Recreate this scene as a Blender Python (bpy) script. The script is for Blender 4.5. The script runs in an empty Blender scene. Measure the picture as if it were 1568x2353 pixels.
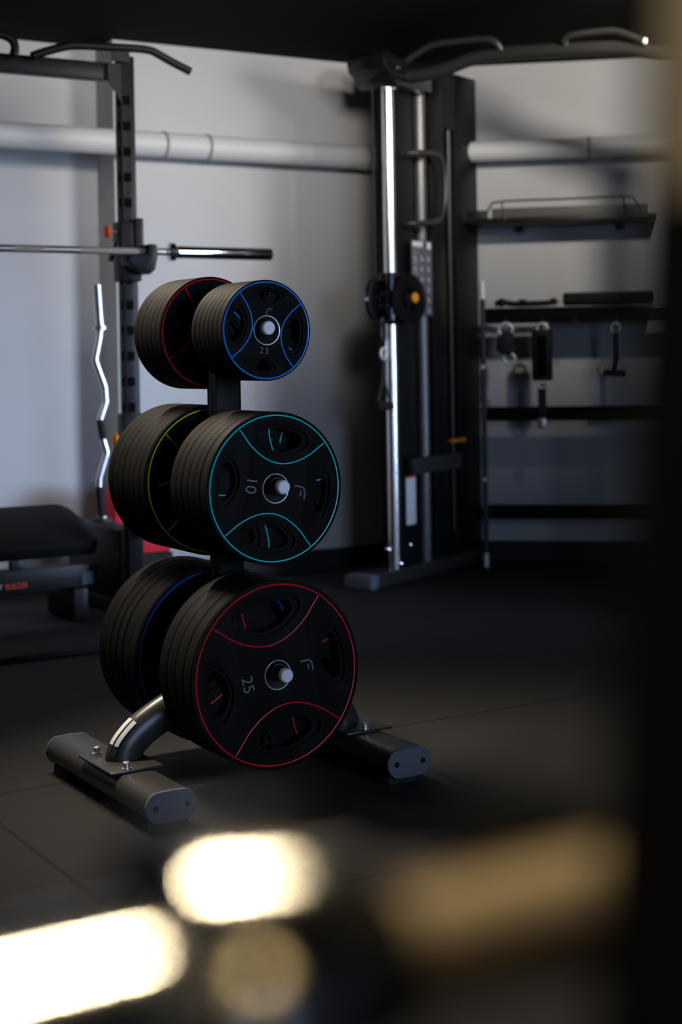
import bpy, bmesh, math, random
from mathutils import Vector, Matrix
random.seed(7)
C = bpy.context.scene.collection
sc = bpy.context.scene

# ------------------------------------------------------------------ camera
FPX = 3500.0
cam = bpy.data.cameras.new('camera'); cam_o = bpy.data.objects.new('camera', cam); C.objects.link(cam_o)
PITCH, ROLL = 0.013, -0.0167
Fv = Vector((0, math.cos(PITCH), -math.sin(PITCH))); U0 = Vector((0, math.sin(PITCH), math.cos(PITCH))); R0 = Vector((1, 0, 0))
Rv = R0*math.cos(ROLL) + U0*math.sin(ROLL); Uv = -R0*math.sin(ROLL) + U0*math.cos(ROLL)
M = Matrix((Rv, Uv, -Fv)).transposed().to_4x4(); M.translation = Vector((0, 0, 1.045)); cam_o.matrix_world = M
cam.sensor_fit = 'HORIZONTAL'; cam.sensor_width = 24.0; cam.lens = FPX/1568*24.0
cam.shift_y = -(2353/2 - 864.6)/1568
cam.clip_start = 0.02; cam.clip_end = 60
cam.dof.use_dof = True; cam.dof.focus_distance = 3.62; cam.dof.aperture_fstop = 2.7
sc.camera = cam_o

# ------------------------------------------------------------------ world, lamps, exposure
sc.view_settings.view_transform = 'Standard'; sc.view_settings.look = 'None'
sc.view_settings.gamma = 1.0; sc.view_settings.exposure = 0.0; sc.view_settings.use_curve_mapping = False
world = bpy.data.worlds.new('world'); sc.world = world; world.use_nodes = True
wb = world.node_tree.nodes['Background']; wb.inputs[0].default_value = (0.30, 0.38, 0.60, 1); wb.inputs[1].default_value = 0.022

def lamp(name, loc, aim, sx, sy, power, col, roll=0.0):
    l = bpy.data.lights.new(name, 'AREA'); l.shape = 'RECTANGLE'; l.size = sx; l.size_y = sy; l.energy = power; l.color = col
    o = bpy.data.objects.new(name, l); C.objects.link(o); o.location = loc
    d = Vector(aim) - Vector(loc); q = d.to_track_quat('-Z', 'Y'); o.rotation_euler = (q.to_matrix() @ Matrix.Rotation(roll, 3, 'Z')).to_euler()
    return o
TH = 0.547
def spot(name, loc, aim, power, cone, blend, rad, col):
    l = bpy.data.lights.new(name, 'SPOT'); l.energy = power; l.spot_size = math.radians(cone); l.spot_blend = blend; l.shadow_soft_size = rad; l.color = col
    o = bpy.data.objects.new(name, l); C.objects.link(o); o.location = loc
    o.rotation_euler = (Vector(aim) - Vector(loc)).to_track_quat('-Z', 'Y').to_euler(); return o
# track spots under the black ceiling, aimed at the walls
spot('track_spot_back_wall', (2.5, 5.2, 2.42), (-1.4, 6.85, 1.8), 330, 58, 1.0, 0.45, (1.0, 0.95, 0.90))
spot('track_spot_back_wall', (0.45, 4.3, 2.42), (-0.50, 7.2, 2.5), 240, 62, 1.0, 0.30, (1.0, 0.94, 0.88))
spot('track_spot_right_wall', (1.45, 5.5, 2.43), (1.15, 7.7, 2.2), 115, 78, 1.0, 0.06, (1.0, 0.93, 0.84))
# linear LED lamps, beams narrowed by spread; the last two are added fills
l1 = lamp('ceiling_lamp_left', (-1.1, 4.2, 2.44), (-0.35, 3.85, 0.95), 0.9, 0.06, 12, (1.0, 0.86, 0.68)); l1.data.spread = math.radians(56)
l2 = lamp('ceiling_lamp_near', (0.513, 0.885, 2.44), (0.1, 0.4, 0.9), 1.6, 0.03, 24, (1.0, 0.80, 0.50)); l2.rotation_euler = (0, 0, TH); l2.data.spread = math.radians(90)
l3 = lamp('haze_plate_fill', (-0.3, -1.2, 2.4), (0.12, 0.31, 1.12), 0.30, 0.30, 1.4, (1.0, 0.85, 0.62)); l3.data.spread = math.radians(36)  # added fill, aimed only at the tan plate on the near upright
lamp('fill_lamp_far_left', (-2.7, 5.0, 2.44), (-2.7, 5.0, 0), 1.2, 0.06, 9, (1.0, 0.90, 0.78), TH)  # added fill that brightens the recess and its return face
# daylight from an unseen window to the right, behind the camera
w_ = lamp('daylight_window', (2.6, -0.6, 1.5), (-1.6, 6.4, 0.95), 1.2, 1.6, 13, (0.50, 0.66, 1.0)); w_.data.spread = math.radians(64)
w2 = lamp('blue_wall_fill', (3.3, 4.7, 0.95), (-1.3, 6.8, 0.62), 1.0, 1.1, 7.5, (0.50, 0.66, 1.0)); w2.data.spread = math.radians(38)  # added blue fill for the lower left wall, not a known window

# ------------------------------------------------------------------ helpers
def mat(name, col, rough=0.5, metal=0.0, noise=0.0, nscale=60, bump=0.0, bscale=200, coat=0.0, spec=0.5, var=None):
    m = bpy.data.materials.new(name); m.use_nodes = True; nt = m.node_tree; b = nt.nodes['Principled BSDF']
    b.inputs['Base Color'].default_value = (*col, 1); b.inputs['Roughness'].default_value = rough; b.inputs['Metallic'].default_value = metal
    b.inputs['Specular IOR Level'].default_value = spec; b.inputs['Coat Weight'].default_value = coat
    tc = nt.nodes.new('ShaderNodeTexCoord')
    if noise > 0:
        n = nt.nodes.new('ShaderNodeTexNoise'); n.inputs['Scale'].default_value = nscale; n.inputs['Detail'].default_value = 4
        nt.links.new(tc.outputs['Object'], n.inputs['Vector'])
        mx = nt.nodes.new('ShaderNodeMix'); mx.data_type = 'RGBA'
        c2 = var if var else tuple(min(1, c*(1+noise)) for c in col)
        c1 = tuple(c*(1-noise) for c in col)
        mx.inputs[6].default_value = (*c1, 1); mx.inputs[7].default_value = (*c2, 1)
        nt.links.new(n.outputs['Fac'], mx.inputs[0]); nt.links.new(mx.outputs[2], b.inputs['Base Color'])
    if bump > 0:
        n2 = nt.nodes.new('ShaderNodeTexNoise'); n2.inputs['Scale'].default_value = bscale; n2.inputs['Detail'].default_value = 3
        nt.links.new(tc.outputs['Object'], n2.inputs['Vector'])
        bp = nt.nodes.new('ShaderNodeBump'); bp.inputs['Strength'].default_value = bump; bp.inputs['Distance'].default_value = 0.002
        nt.links.new(n2.outputs['Fac'], bp.inputs['Height']); nt.links.new(bp.outputs['Normal'], b.inputs['Normal'])
    return m

MT = dict(
    rubber=mat('plate_rubber', (0.0062, 0.0058, 0.0052), 0.6, noise=0.25, nscale=90, bump=0.25, bscale=500, spec=0.10),
    red=mat('red_line', (0.95, 0.008, 0.012), 0.4), teal=mat('teal_line', (0.0, 0.80, 0.76), 0.4),
    blue=mat('blue_line', (0.005, 0.30, 1.0), 0.35), yellow=mat('yellow_line', (1.0, 0.85, 0.01), 0.4), navy=mat('dark_blue_line', (0.004, 0.12, 0.75), 0.4),
    grey=mat('grey_print', (0.16, 0.17, 0.17), 0.6), steel=mat('polished_steel', (0.90, 0.89, 0.86), 0.34, 0.9),
    chrome=mat('chrome', (0.9, 0.9, 0.9), 0.12, 1.0), brushed=mat('brushed_steel', (0.62, 0.60, 0.56), 0.38, 1.0, bump=0.1, bscale=900),
    black=mat('black_powder_coat', (0.010, 0.0098, 0.0095), 0.36, noise=0.15, nscale=300, bump=0.15, bscale=900),
    satin=mat('black_satin_paint', (0.035, 0.033, 0.030), 0.33, bump=0.1, bscale=700),
    gloss=mat('black_gloss_plastic', (0.008, 0.008, 0.009), 0.14), deep=mat('black_hole', (0.003, 0.003, 0.003), 0.8, spec=0.05),
    cap=mat('grey_rubber_cap', (0.10, 0.11, 0.13), 0.8, noise=0.2, nscale=700, bump=0.3, bscale=900),
    pad=mat('rubber_foot_pad', (0.006, 0.006, 0.006), 0.8), vinyl=mat('black_vinyl', (0.007, 0.0075, 0.0075), 0.55, bump=0.2, bscale=400, spec=0.22),
    white=mat('white_label', (0.80, 0.80, 0.82), 0.5), orange=mat('orange_plastic', (0.95, 0.33, 0.01), 0.4), redorange=mat('red_orange_plastic', (0.9, 0.10, 0.02), 0.4),
    foam=mat('red_foam', (0.75, 0.01, 0.03), 0.7), webbing=mat('black_webbing', (0.012, 0.012, 0.013), 0.8, bump=0.4, bscale=600),
    placard=mat('placard_print', (0.11, 0.12, 0.14), 0.5), paleprint=mat('placard_figures', (0.42, 0.38, 0.42), 0.5), tan=mat('placard_orange_bar', (0.55, 0.33, 0.12), 0.5),
    pipe=mat('pipe_paint', (0.62, 0.62, 0.61), 0.5), clip=mat('pipe_clip_grey', (0.25, 0.26, 0.27), 0.5),
    shroud=mat('shroud_black', (0.006, 0.006, 0.006), 0.45, spec=0.3), greypaint=mat('silver_grey_paint', (0.16, 0.155, 0.15), 0.34, 0.5),
    rack=mat('rack_matt_black', (0.010, 0.0098, 0.0095), 0.4, spec=0.22, bump=0.1, bscale=700), ringsteel=mat('ring_steel', (0.95, 0.94, 0.92), 0.5, 0.75), tipsteel=mat('tip_steel', (0.97, 0.97, 0.98), 0.42, 0.3), ezsteel=mat('satin_chrome', (0.92, 0.93, 0.95), 0.32, 1.0),
    dimtext=mat('dim_grey_text', (0.09, 0.09, 0.09), 0.6),
)

def xf(M_):
    return lambda v: M_ @ Vector(v)

class MB:
    def __init__(s): s.bm = bmesh.new(); s.mats = []
    def mi(s, m):
        if m not in s.mats: s.mats.append(m)
        return s.mats.index(m)
    def add(s, verts, faces, m, smooth=False):
        i = s.mi(m); vs = [s.bm.verts.new(v) for v in verts]
        for f in faces:
            try: fc = s.bm.faces.new([vs[k] for k in f])
            except ValueError: continue
            fc.material_index = i; fc.smooth = smooth
        return vs
    def box(s, c, size, m, bev=0.0, rot=None, seg=2):
        i = s.mi(m); t = bmesh.new(); bmesh.ops.create_cube(t, size=1.0)
        bmesh.ops.scale(t, vec=size, verts=t.verts)
        if bev > 0: bmesh.ops.bevel(t, geom=list(t.edges), offset=bev, segments=seg, affect='EDGES', profile=0.5)
        if rot is not None: bmesh.ops.transform(t, matrix=rot.to_4x4() if len(rot) == 3 else rot, verts=t.verts)
        bmesh.ops.translate(t, vec=c, verts=t.verts)
        s.merge(t, i, bev > 0); return s
    def merge(s, t, i, smooth):
        mp = {v: s.bm.verts.new(v.co) for v in t.verts}
        for f in t.faces:
            try: n = s.bm.faces.new([mp[v] for v in f.verts])
            except ValueError: continue
            n.material_index = i; n.smooth = smooth
        t.free()
    def lathe(s, prof, o, axis, m, seg=32, close=True):
        """prof: list of (radius, distance along axis)"""
        i = s.mi(m); a = Vector(axis).normalized(); e = a.orthogonal().normalized(); g = a.cross(e); o = Vector(o)
        rings = []
        for r, h in prof:
            if r < 1e-6: rings.append([s.bm.verts.new(o + a*h)])
            else: rings.append([s.bm.verts.new(o + a*h + (e*math.cos(2*math.pi*k/seg) + g*math.sin(2*math.pi*k/seg))*r) for k in range(seg)])
        for A, B in zip(rings, rings[1:]):
            for k in range(seg):
                k2 = (k+1) % seg
                q = [A[k % len(A)], A[k2 % len(A)], B[k2 % len(B)], B[k % len(B)]]
                q = list(dict.fromkeys(q))
                if len(q) > 2:
                    try: f = s.bm.faces.new(q); f.material_index = i; f.smooth = True
                    except ValueError: pass
        return s
    def cyl(s, p, q, r, m, seg=24, r2=None, bev=0.0):
        p, q = Vector(p), Vector(q); L = (q-p).length; r2 = r if r2 is None else r2; b = min(bev, r*0.5)
        if b > 0: prof = [(0, 0), (r-b, 0), (r, b), (r2, L-b), (r2-b, L), (0, L)]
        else: prof = [(0, 0), (r, 0), (r, 1e-5), (r2, L-1e-5), (r2, L), (0, L)]
        return s.lathe(prof, p, q-p, m, seg)
    def tube(s, pts, r, m, seg=12, sx=1.0, up=None, closed=False, cap=True):
        """round (or flattened, width sx*r along up) tube through points"""
        i = s.mi(m); P = [Vector(p) for p in pts]; n = len(P); rings = []
        prev = None
        for k in range(n):
            if closed: t = (P[(k+1) % n] - P[k-1]).normalized()
            else: t = (P[min(k+1, n-1)] - P[max(k-1, 0)]).normalized()
            if up is not None: e = Vector(up) - t*Vector(up).dot(t)
            elif prev is None: e = t.orthogonal()
            else: e = prev - t*prev.dot(t)
            e.normalize(); prev = e; g = t.cross(e)
            rr = r[k] if isinstance(r, (list, tuple)) else r
            rings.append([s.bm.verts.new(P[k] + e*math.cos(2*math.pi*j/seg)*rr*sx + g*math.sin(2*math.pi*j/seg)*rr) for j in range(seg)])
        for a in range(n if closed else n-1):
            A, B = rings[a], rings[(a+1) % n]
            for j in range(seg):
                f = s.bm.faces.new([A[j], A[(j+1) % seg], B[(j+1) % seg], B[j]]); f.material_index = i; f.smooth = True
        if cap and not closed:
            for R_ in (rings[0][::-1], rings[-1]):
                f = s.bm.faces.new(R_); f.material_index = i
        return s
    def prism(s, poly, mtx, depth, m, bev=0.0, smooth=False):
        """poly in local xy, extruded along local +z by depth, mtx to place"""
        i = s.mi(m); t = bmesh.new(); vs = [t.verts.new((x, y, 0)) for x, y in poly]; f = t.faces.new(vs)
        r = bmesh.ops.extrude_face_region(t, geom=[f]); nv = [g for g in r['geom'] if isinstance(g, bmesh.types.BMVert)]
        bmesh.ops.translate(t, vec=(0, 0, depth), verts=nv)
        if bev > 0: bmesh.ops.bevel(t, geom=list(t.edges), offset=bev, segments=2, affect='EDGES', profile=0.5)
        bmesh.ops.transform(t, matrix=mtx, verts=t.verts); s.merge(t, i, smooth or bev > 0); return s
    def build(s, name, parent=None, loc=None, rotz=0.0, rot=None):
        bmesh.ops.recalc_face_normals(s.bm, faces=s.bm.faces)
        me = bpy.data.meshes.new(name); s.bm.to_mesh(me); s.bm.free()
        for m in s.mats: me.materials.append(m)
        try: me.set_sharp_from_angle(angle=math.radians(40))
        except Exception: pass
        o = bpy.data.objects.new(name, me); C.objects.link(o)
        if parent is not None: o.parent = parent
        if loc is not None: o.location = loc
        if rot is not None: o.rotation_euler = rot
        elif rotz: o.rotation_euler = (0, 0, rotz)
        return o

def tag(o, label, cat, group=None):
    o['label'] = label; o['category'] = cat
    if group: o['group'] = group
    return o
def empty(name, loc, rotz=0.0, label=None, cat=None, group=None):
    o = bpy.data.objects.new(name, None); C.objects.link(o); o.location = loc; o.rotation_euler = (0, 0, rotz); o.empty_display_size = 0.1
    if label: tag(o, label, cat, group)
    return o
def struct(o): o['kind'] = 'structure'; return o
def plabel(o, t): o['label'] = t; return o

def smooth_pts(ctrl, n=8, closed=False):
    P = [Vector(p) for p in ctrl]; N = len(P); out = []
    rng = range(N) if closed else range(N-1)
    for i in rng:
        p0 = P[(i-1) % N] if closed or i > 0 else P[0]*2-P[1]
        p1 = P[i]; p2 = P[(i+1) % N]
        p3 = P[(i+2) % N] if closed or i+2 < N else P[-1]*2-P[-2]
        for k in range(n):
            t = k/n
            out.append(0.5*((2*p1)+(-p0+p2)*t+(2*p0-5*p1+4*p2-p3)*t*t+(-p0+3*p1-3*p2+p3)*t**3))
    if not closed: out.append(P[-1])
    return out

def filled(loops, z0, z1, bev, m, mb, mtx=None):
    """a flat slab with holes: loops[0] outer, the rest holes; bevelled edges; spans z0..z1"""
    cu = bpy.data.curves.new('tmp', 'CURVE'); cu.dimensions = '2D'; cu.fill_mode = 'BOTH'
    for lp in loops:
        sp = cu.splines.new('POLY'); sp.points.add(len(lp)-1); sp.use_cyclic_u = True
        for k, p in enumerate(lp): sp.points[k].co = (p[0], p[1], 0, 1)
    cu.extrude = (z1-z0)/2 - bev; cu.bevel_depth = bev; cu.bevel_resolution = 2; cu.offset = -bev
    o = bpy.data.objects.new('tmp', cu); C.objects.link(o); bpy.context.view_layer.update()
    me = bpy.data.meshes.new_from_object(o); i = mb.mi(m)
    t = bmesh.new(); t.from_mesh(me); bmesh.ops.remove_doubles(t, verts=t.verts, dist=1e-6)
    bmesh.ops.translate(t, vec=(0, 0, (z0+z1)/2), verts=t.verts)
    if mtx is not None: bmesh.ops.transform(t, matrix=mtx, verts=t.verts)
    mb.merge(t, i, True); bpy.data.objects.remove(o); bpy.data.curves.remove(cu); bpy.data.meshes.remove(me)

def text_mesh(txt, size, mtx, m, mb, depth=0.0006, bold=0.0):
    cu = bpy.data.curves.new('txt', 'FONT'); cu.body = txt; cu.size = size; cu.align_x = 'CENTER'; cu.align_y = 'CENTER'; cu.extrude = depth; cu.offset = bold
    o = bpy.data.objects.new('txt', cu); C.objects.link(o); bpy.context.view_layer.update()
    me = bpy.data.meshes.new_from_object(o); i = mb.mi(m); t = bmesh.new(); t.from_mesh(me)
    bmesh.ops.transform(t, matrix=mtx, verts=t.verts); mb.merge(t, i, False)
    bpy.data.objects.remove(o); bpy.data.curves.remove(cu); bpy.data.meshes.remove(me)

# ------------------------------------------------------------------ room shell
uv = Vector((math.cos(TH), math.sin(TH), 0)); nv = Vector((math.sin(TH), -math.cos(TH), 0)); Z = Vector((0, 0, 1))
CORNER = Vector((0.3727, 7.773, 0)); CEIL = 2.5
BA = -math.radians(10); ub = Vector((math.cos(BA), math.sin(BA), 0)); nb = Vector((math.sin(BA), -math.cos(BA), 0))

def wall_mat(name, col):
    m = mat(name, col, 0.65, noise=0.05, nscale=3, bump=0.25, bscale=120, spec=0.3); return m
MW = wall_mat('wall_paint', (0.54, 0.535, 0.53))
# floor: rubber tiles 1.05 x 1.0 m laid along the tree's axes
fm = bpy.data.materials.new('rubber_floor'); fm.use_nodes = True; nt = fm.node_tree; b = nt.nodes['Principled BSDF']
tc = nt.nodes.new('ShaderNodeTexCoord'); sx = nt.nodes.new('ShaderNodeSeparateXYZ'); nt.links.new(tc.outputs['Object'], sx.inputs[0])
def mth(op, a, bb=None, c=None):
    n = nt.nodes.new('ShaderNodeMath'); n.operation = op
    for k, v in enumerate((a, bb, c)):
        if v is None: continue
        if isinstance(v, (int, float)): n.inputs[k].default_value = v
        else: nt.links.new(v, n.inputs[k])
    return n.outputs[0]
def seam(src, off, period, w):
    s_ = mth('DIVIDE', mth('ADD', src, off), period); f = mth('FRACT', s_); d = mth('ABSOLUTE', mth('SUBTRACT', f, 0.5)); d = mth('MULTIPLY', mth('SUBTRACT', 0.5, d), period)
    return mth('LESS_THAN', d, w)
seams = mth('MAXIMUM', seam(sx.outputs[0], 20*1.05-0.43, 1.05, 0.005), seam(sx.outputs[1], 20.0-0.17, 1.0, 0.005))
ns = nt.nodes.new('ShaderNodeTexNoise'); ns.inputs['Scale'].default_value = 420; ns.inputs['Detail'].default_value = 2; nt.links.new(tc.outputs['Object'], ns.inputs['Vector'])
ng = nt.nodes.new('ShaderNodeTexNoise'); ng.inputs['Scale'].default_value = 2.2; ng.inputs['Detail'].default_value = 5; nt.links.new(tc.outputs['Object'], ng.inputs['Vector'])
cr = nt.nodes.new('ShaderNodeValToRGB'); cr.color_ramp.elements[0].color = (0.0125, 0.0118, 0.0108, 1); cr.color_ramp.elements[1].color = (0.026, 0.024, 0.021, 1)
cr.color_ramp.elements[0].position = 0.3; cr.color_ramp.elements[1].position = 0.75
nt.links.new(mth('ADD', mth('MULTIPLY', ns.outputs['Fac'], 0.75), mth('MULTIPLY', ng.outputs['Fac'], 0.25)), cr.inputs[0])
mx = nt.nodes.new('ShaderNodeMix'); mx.data_type = 'RGBA'; mx.inputs[7].default_value = (0.002, 0.002, 0.002, 1)
nt.links.new(seams, mx.inputs[0]); nt.links.new(cr.outputs[0], mx.inputs[6]); nt.links.new(mx.outputs[2], b.inputs['Base Color'])
b.inputs['Roughness'].default_value = 0.75; b.inputs['Specular IOR Level'].default_value = 0.3
bp = nt.nodes.new('ShaderNodeBump'); bp.inputs['Strength'].default_value = 0.35; bp.inputs['Distance'].default_value = 0.002
nt.links.new(ns.outputs['Fac'], bp.inputs['Height']); nt.links.new(bp.outputs['Normal'], b.inputs['Normal'])

T = Vector((-0.2936, 3.8124, 0))
mb = MB(); mb.box((0.6, -0.2, -0.05), (12, 12.5, 0.1), fm)
struct(mb.build('floor', loc=T, rotz=TH))
cm = mat('ceiling_black', (0.0022, 0.0022, 0.0022), 0.9, spec=0.1)
mb = MB(); mb.box((0.6, -0.2, CEIL+0.05), (12, 12.5, 0.1), cm); struct(mb.build('ceiling', loc=T, rotz=TH))

def wall_slab(name, p0, p1, out, thick, z0, z1, m, groove=False):
    """p0->p1 line of the visible face; out = direction away from the room"""
    p0, p1 = Vector(p0), Vector(p1); d = p1-p0; L = d.length; ang = math.atan2(d.y, d.x)
    mb = MB(); side = 1 if (Matrix.Rotation(ang, 3, 'Z') @ Vector((0, 1, 0))).dot(out) > 0 else -1
    mb.box((L/2, side*thick/2, (z0+z1)/2), (L, thick, z1-z0), m)
    return mb.build(name, loc=p0, rotz=ang)
EDGE = CORNER + uv*((-1.0130-CORNER.x)/uv.x)
REC = 0.20
struct(wall_slab('wall_back', EDGE, CORNER + uv*0.0, -nv, 0.35, 0, CEIL, MW))
RE = EDGE - nv*REC
struct(wall_slab('wall_recess', RE - uv*3.2, RE + uv*0.02, -nv, 0.2, 0, CEIL, MW))
struct(wall_slab('wall_right', CORNER, CORNER + ub*4.0, -nb, 0.2, 0, CEIL, MW))
bbm = mat('baseboard_black', (0.006, 0.006, 0.006), 0.6)
struct(wall_slab('baseboard_back', EDGE - uv*0.012 + nv*0.012, CORNER + nv*0.012 - uv*0.004, -nv, 0.012, 0, 0.10, bbm))
struct(wall_slab('baseboard_right', CORNER + nb*0.012 + ub*0.012, CORNER + ub*4.0 + nb*0.012, -nb, 0.012, 0, 0.10, bbm))
struct(wall_slab('baseboard_recess', RE - uv*3.2 + nv*0.012, RE + nv*0.012 - uv*0.012, -nv, 0.012, 0, 0.10, bbm))

# wall pipe with clips, one run along each wall
def at(base, along, s, out, d, z): return base + along*s + out*d + Z*z
mb = MB(); PZ = 2.022
pa = at(CORNER, uv, -3.9, nv, 0.09, PZ); pc = CORNER + (nv*0.09) ; 
pcn = CORNER + nv*0.09 - uv*0.03
mb.tube([pa, pcn + Z*PZ], 0.058, MT['pipe'], 24)
pr = empty('wall_pipe', (0, 0, 0), 0, 'pale grey painted pipe running along the wall behind the rack', 'pipe', None)
mb.build('pipe_run', pr)
for s in (-1.42, -1.20, -0.33, -0.10):
    mb = MB(); c = at(CORNER, uv, s, nv, 0.09, PZ)
    mb.lathe([(0.056, -0.007), (0.0625, -0.006), (0.0625, 0.006), (0.056, 0.007)], c, uv, MT['clip'], 28)
    mb.cyl(c - nv*0.055, c - nv*0.085, 0.006, MT['clip'], 8)
    mb.build('pipe_clip', pr)
mb = MB(); PB = 2.055; qa = at(CORNER, ub, 0.09, nb, 0.09, PB); qb = at(CORNER, ub, 3.8, nb, 0.09, PB)
mb.tube([qa, qb], 0.052, MT['pipe'], 24)
pr2 = empty('wall_pipe', (0, 0, 0), 0, 'pale grey painted pipe on the right wall above the wire tray', 'pipe')
mb.build('pipe_run', pr2)
for s in (0.9, 2.2):
    mb = MB(); c = at(CORNER, ub, s, nb, 0.09, PB)
    mb.lathe([(0.05, -0.007), (0.0565, -0.006), (0.0565, 0.006), (0.05, 0.007)], c, ub, MT['clip'], 28); mb.cyl(c - nb*0.05, c - nb*0.085, 0.006, MT['clip'], 8)
    mb.build('pipe_clip', pr2)

# ------------------------------------------------------------------ plate tree
ZT = (0.294, 0.736, 1.110)           # plate centre heights
tree = empty('plate_tree', T, TH, 'black steel plate tree with curved legs, loaded with six stacks of plates', 'plate rack')
# local axes: x = u, y = -n (towards the wall), z
mb = MB(); mb.box((0, 0, 0.66), (0.078, 0.05, 1.06), mat('post_matt_black', (0.008, 0.008, 0.008), 0.6, spec=0.25), 0.012, seg=3)
mb.box((-0.0392, 0.0, 0.62), (0.0006, 0.004, 0.9), MT['dimtext'])
mb.build('post', tree)
for zc in ZT:
    big = zc < 1.0
    for sgn in (-1, 1):
        zs = zc + 0.0055; e = (0.302 if big else 0.243)
        mb = MB()
        mb.lathe([(0, 0.02), (0.045, 0.02), (0.045, 0.034), (0.0245, 0.036), (0.0245, e-0.058), (0.0225, e-0.040), (0.0172, e-0.016), (0.0, e-0.016)], (0, 0, zs), (0, sgn, 0), MT['gloss'], 36)
        sl = mb.build('sleeve', tree)
        mb = MB()
        mb.lathe([(0, e-0.018), (0.0168, e-0.018), (0.0168, e-0.003), (0.0140, e), (0, e)], (0, 0, zs), (0, sgn, 0), MT['tipsteel'], 36)
        plabel(mb.build('sleeve_tip', sl), 'bright steel end cap')
NC = -0.04                            # base is centred slightly in front of the post
for s in (-1, 1):
    # curved oval leg
    ctrl = [(s*0.02, NC*0.4, 0.215), (s*0.10, NC*0.7, 0.214), (s*0.18, NC, 0.198), (s*0.25, NC, 0.163), (s*0.290, NC, 0.130), (s*0.306, NC, 0.104), (s*0.309, NC, 0.080)]
    mb = MB(); mb.tube(smooth_pts(ctrl, 8), 0.043, MT['satin'], 28, sx=0.80, up=(0, 1, 0)); leg = mb.build('curved_leg', tree)
    ux = s*0.318
    # oval foot bar
    mb = MB(); h = 0.035; w = 0.062
    prof = []
    for k in range(24):
        a = 2*math.pi*k/24; cx = (w-h)*(1 if math.cos(a) > 0 else -1) if abs(math.cos(a)) > 1e-6 else 0
        prof.append((cx + h*math.cos(a), h*math.sin(a)))
    mtx = Matrix(((1, 0, 0, ux), (0, 0, 1, -0.325), (0, 1, 0, 0.055), (0, 0, 0, 1)))
    mb.prism(prof, mtx, 0.60, MT['satin'], 0, smooth=True); fb = mb.build('foot_bar', tree)
    for yy in (-0.325, 0.275):
        mb = MB(); sg = -1 if yy < 0 else 1
        m2 = Matrix(((1, 0, 0, ux), (0, 0, sg*1.0, yy - (0 if sg < 0 else 0)), (0, 1, 0, 0.055), (0, 0, 0, 1)))
        mb.prism([(x*1.02, y*1.03) for x, y in prof], m2, 0.010, MT['cap'], 0.0025)
        for hx in (-0.038, 0.038): mb.cyl((ux+hx, yy + sg*0.0098, 0.055), (ux+hx, yy+sg*0.0112, 0.055), 0.0065, MT['deep'], 16)
        plabel(mb.build('end_cap', fb), 'dull grey rubber end cap with two dark holes')
    for yy in (-0.27, 0.22):
        mb = MB(); mb.box((ux, yy, 0.0125), (0.10, 0.09, 0.025), MT['pad'], 0.003); mb.build('rubber_foot', fb)
    mb = MB(); mb.box((ux + (0.004 if s > 0 else 0.0), NC-0.01, 0.0935), (0.135, 0.20, 0.007), MT['satin'], 0.003); mp = mb.build('mounting_plate', tree)
    for bx, by in ((-0.035 if s < 0 else -0.005, -0.085), (-0.04 if s < 0 else -0.005, 0.085)):
        mb = MB(); q = (ux+bx*0.6, NC-0.01+by, 0.096)
        mb.lathe([(0, 0), (0.012, 0), (0.012, 0.003), (0.0085, 0.003), (0.0085, 0.016), (0.0065, 0.018), (0.004, 0.018), (0.004, 0.012), (0, 0.012)], q, (0, 0, 1), MT['steel'], 20)
        plabel(mb.build('bolt', mp), 'bright socket head bolt')
    if s < 0:
        # sticker following the outer face of the left leg
        def band(t0, t1, o0, o1, lift, m, mbb, n=10):
            pts = smooth_pts(ctrl, 8); N = len(pts)-1; vs = []; fs = []
            for k in range(n+1):
                f = (t0 + (t1-t0)*k/n)*N; i = min(int(f), N-1); fr = f-i
                p = pts[i].lerp(pts[i+1], fr); tg = (pts[i+1]-pts[i]).normalized(); nn = Vector((0, 1, 0)).cross(tg)
                if nn.z < 0: nn = -nn
                for off in (o0, (o0+o1)/2, o1):
                    a = off; vs.append(p + nn*math.cos(a)*(0.043+lift) + Vector((0, -1, 0))*math.sin(a)*(0.0344+lift))
            for k in range(n):
                for j in range(2): fs.append((k*3+j, k*3+j+1, k*3+j+4, k*3+j+3))
            mbb.add(vs, fs, m)
        mb = MB(); band(0.52, 0.99, -0.10, 0.85, 0.0004, MT['shroud'], mb); band(0.54, 0.76, -0.08, 0.32, 0.0009, MT['white'], mb); band(0.54, 0.76, 0.46, 0.74, 0.0009, MT['white'], mb)
        for k in range(7):
            band(0.81+0.0*k, 0.95-0.02*(k % 3), -0.02+k*0.115, 0.005+k*0.115, 0.0009, MT['dimtext'], mb, 6)
        plabel(mb.build('warning_sticker', leg), 'black and white sticker with two white bars')

# ---- plates
def ring_pts(r, n, ph=0): return [(r*math.cos(2*math.pi*k/n+ph), r*math.sin(2*math.pi*k/n+ph)) for k in range(n)]
def grip_loop(R, ang, r0, r1, half, shrink, n=10):
    """lens-shaped grip opening centred at ang, from radius r0 to r1"""
    xc, yc = r1*0.90*math.cos(half), r1*0.90*math.sin(half)
    top = [(r1*math.cos(half*t), r1*math.sin(half*t)) for t in (0, 0.3, 0.6, 0.82)] + [(xc*1.035, yc*1.0)]
    low = [(r0 + (xc-r0)*t*t*0.97, yc*t) for t in (0.88, 0.66, 0.42, 0.2)]
    half_pts = top + low
    full = half_pts + [(r0, 0)] + [(x, -y) for x, y in half_pts[:0:-1]]
    pts = [Vector((x, y, 0)) for x, y in full]
    c = Vector(((r0+r1)/2, 0, 0)); pts = [c + (p-c)*shrink for p in pts]
    sm = smooth_pts(pts, 5, closed=True); ca, sa = math.cos(ang), math.sin(ang)
    return [(R*(p.x*ca-p.y*sa), R*(p.x*sa+p.y*ca)) for p in sm]
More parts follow.
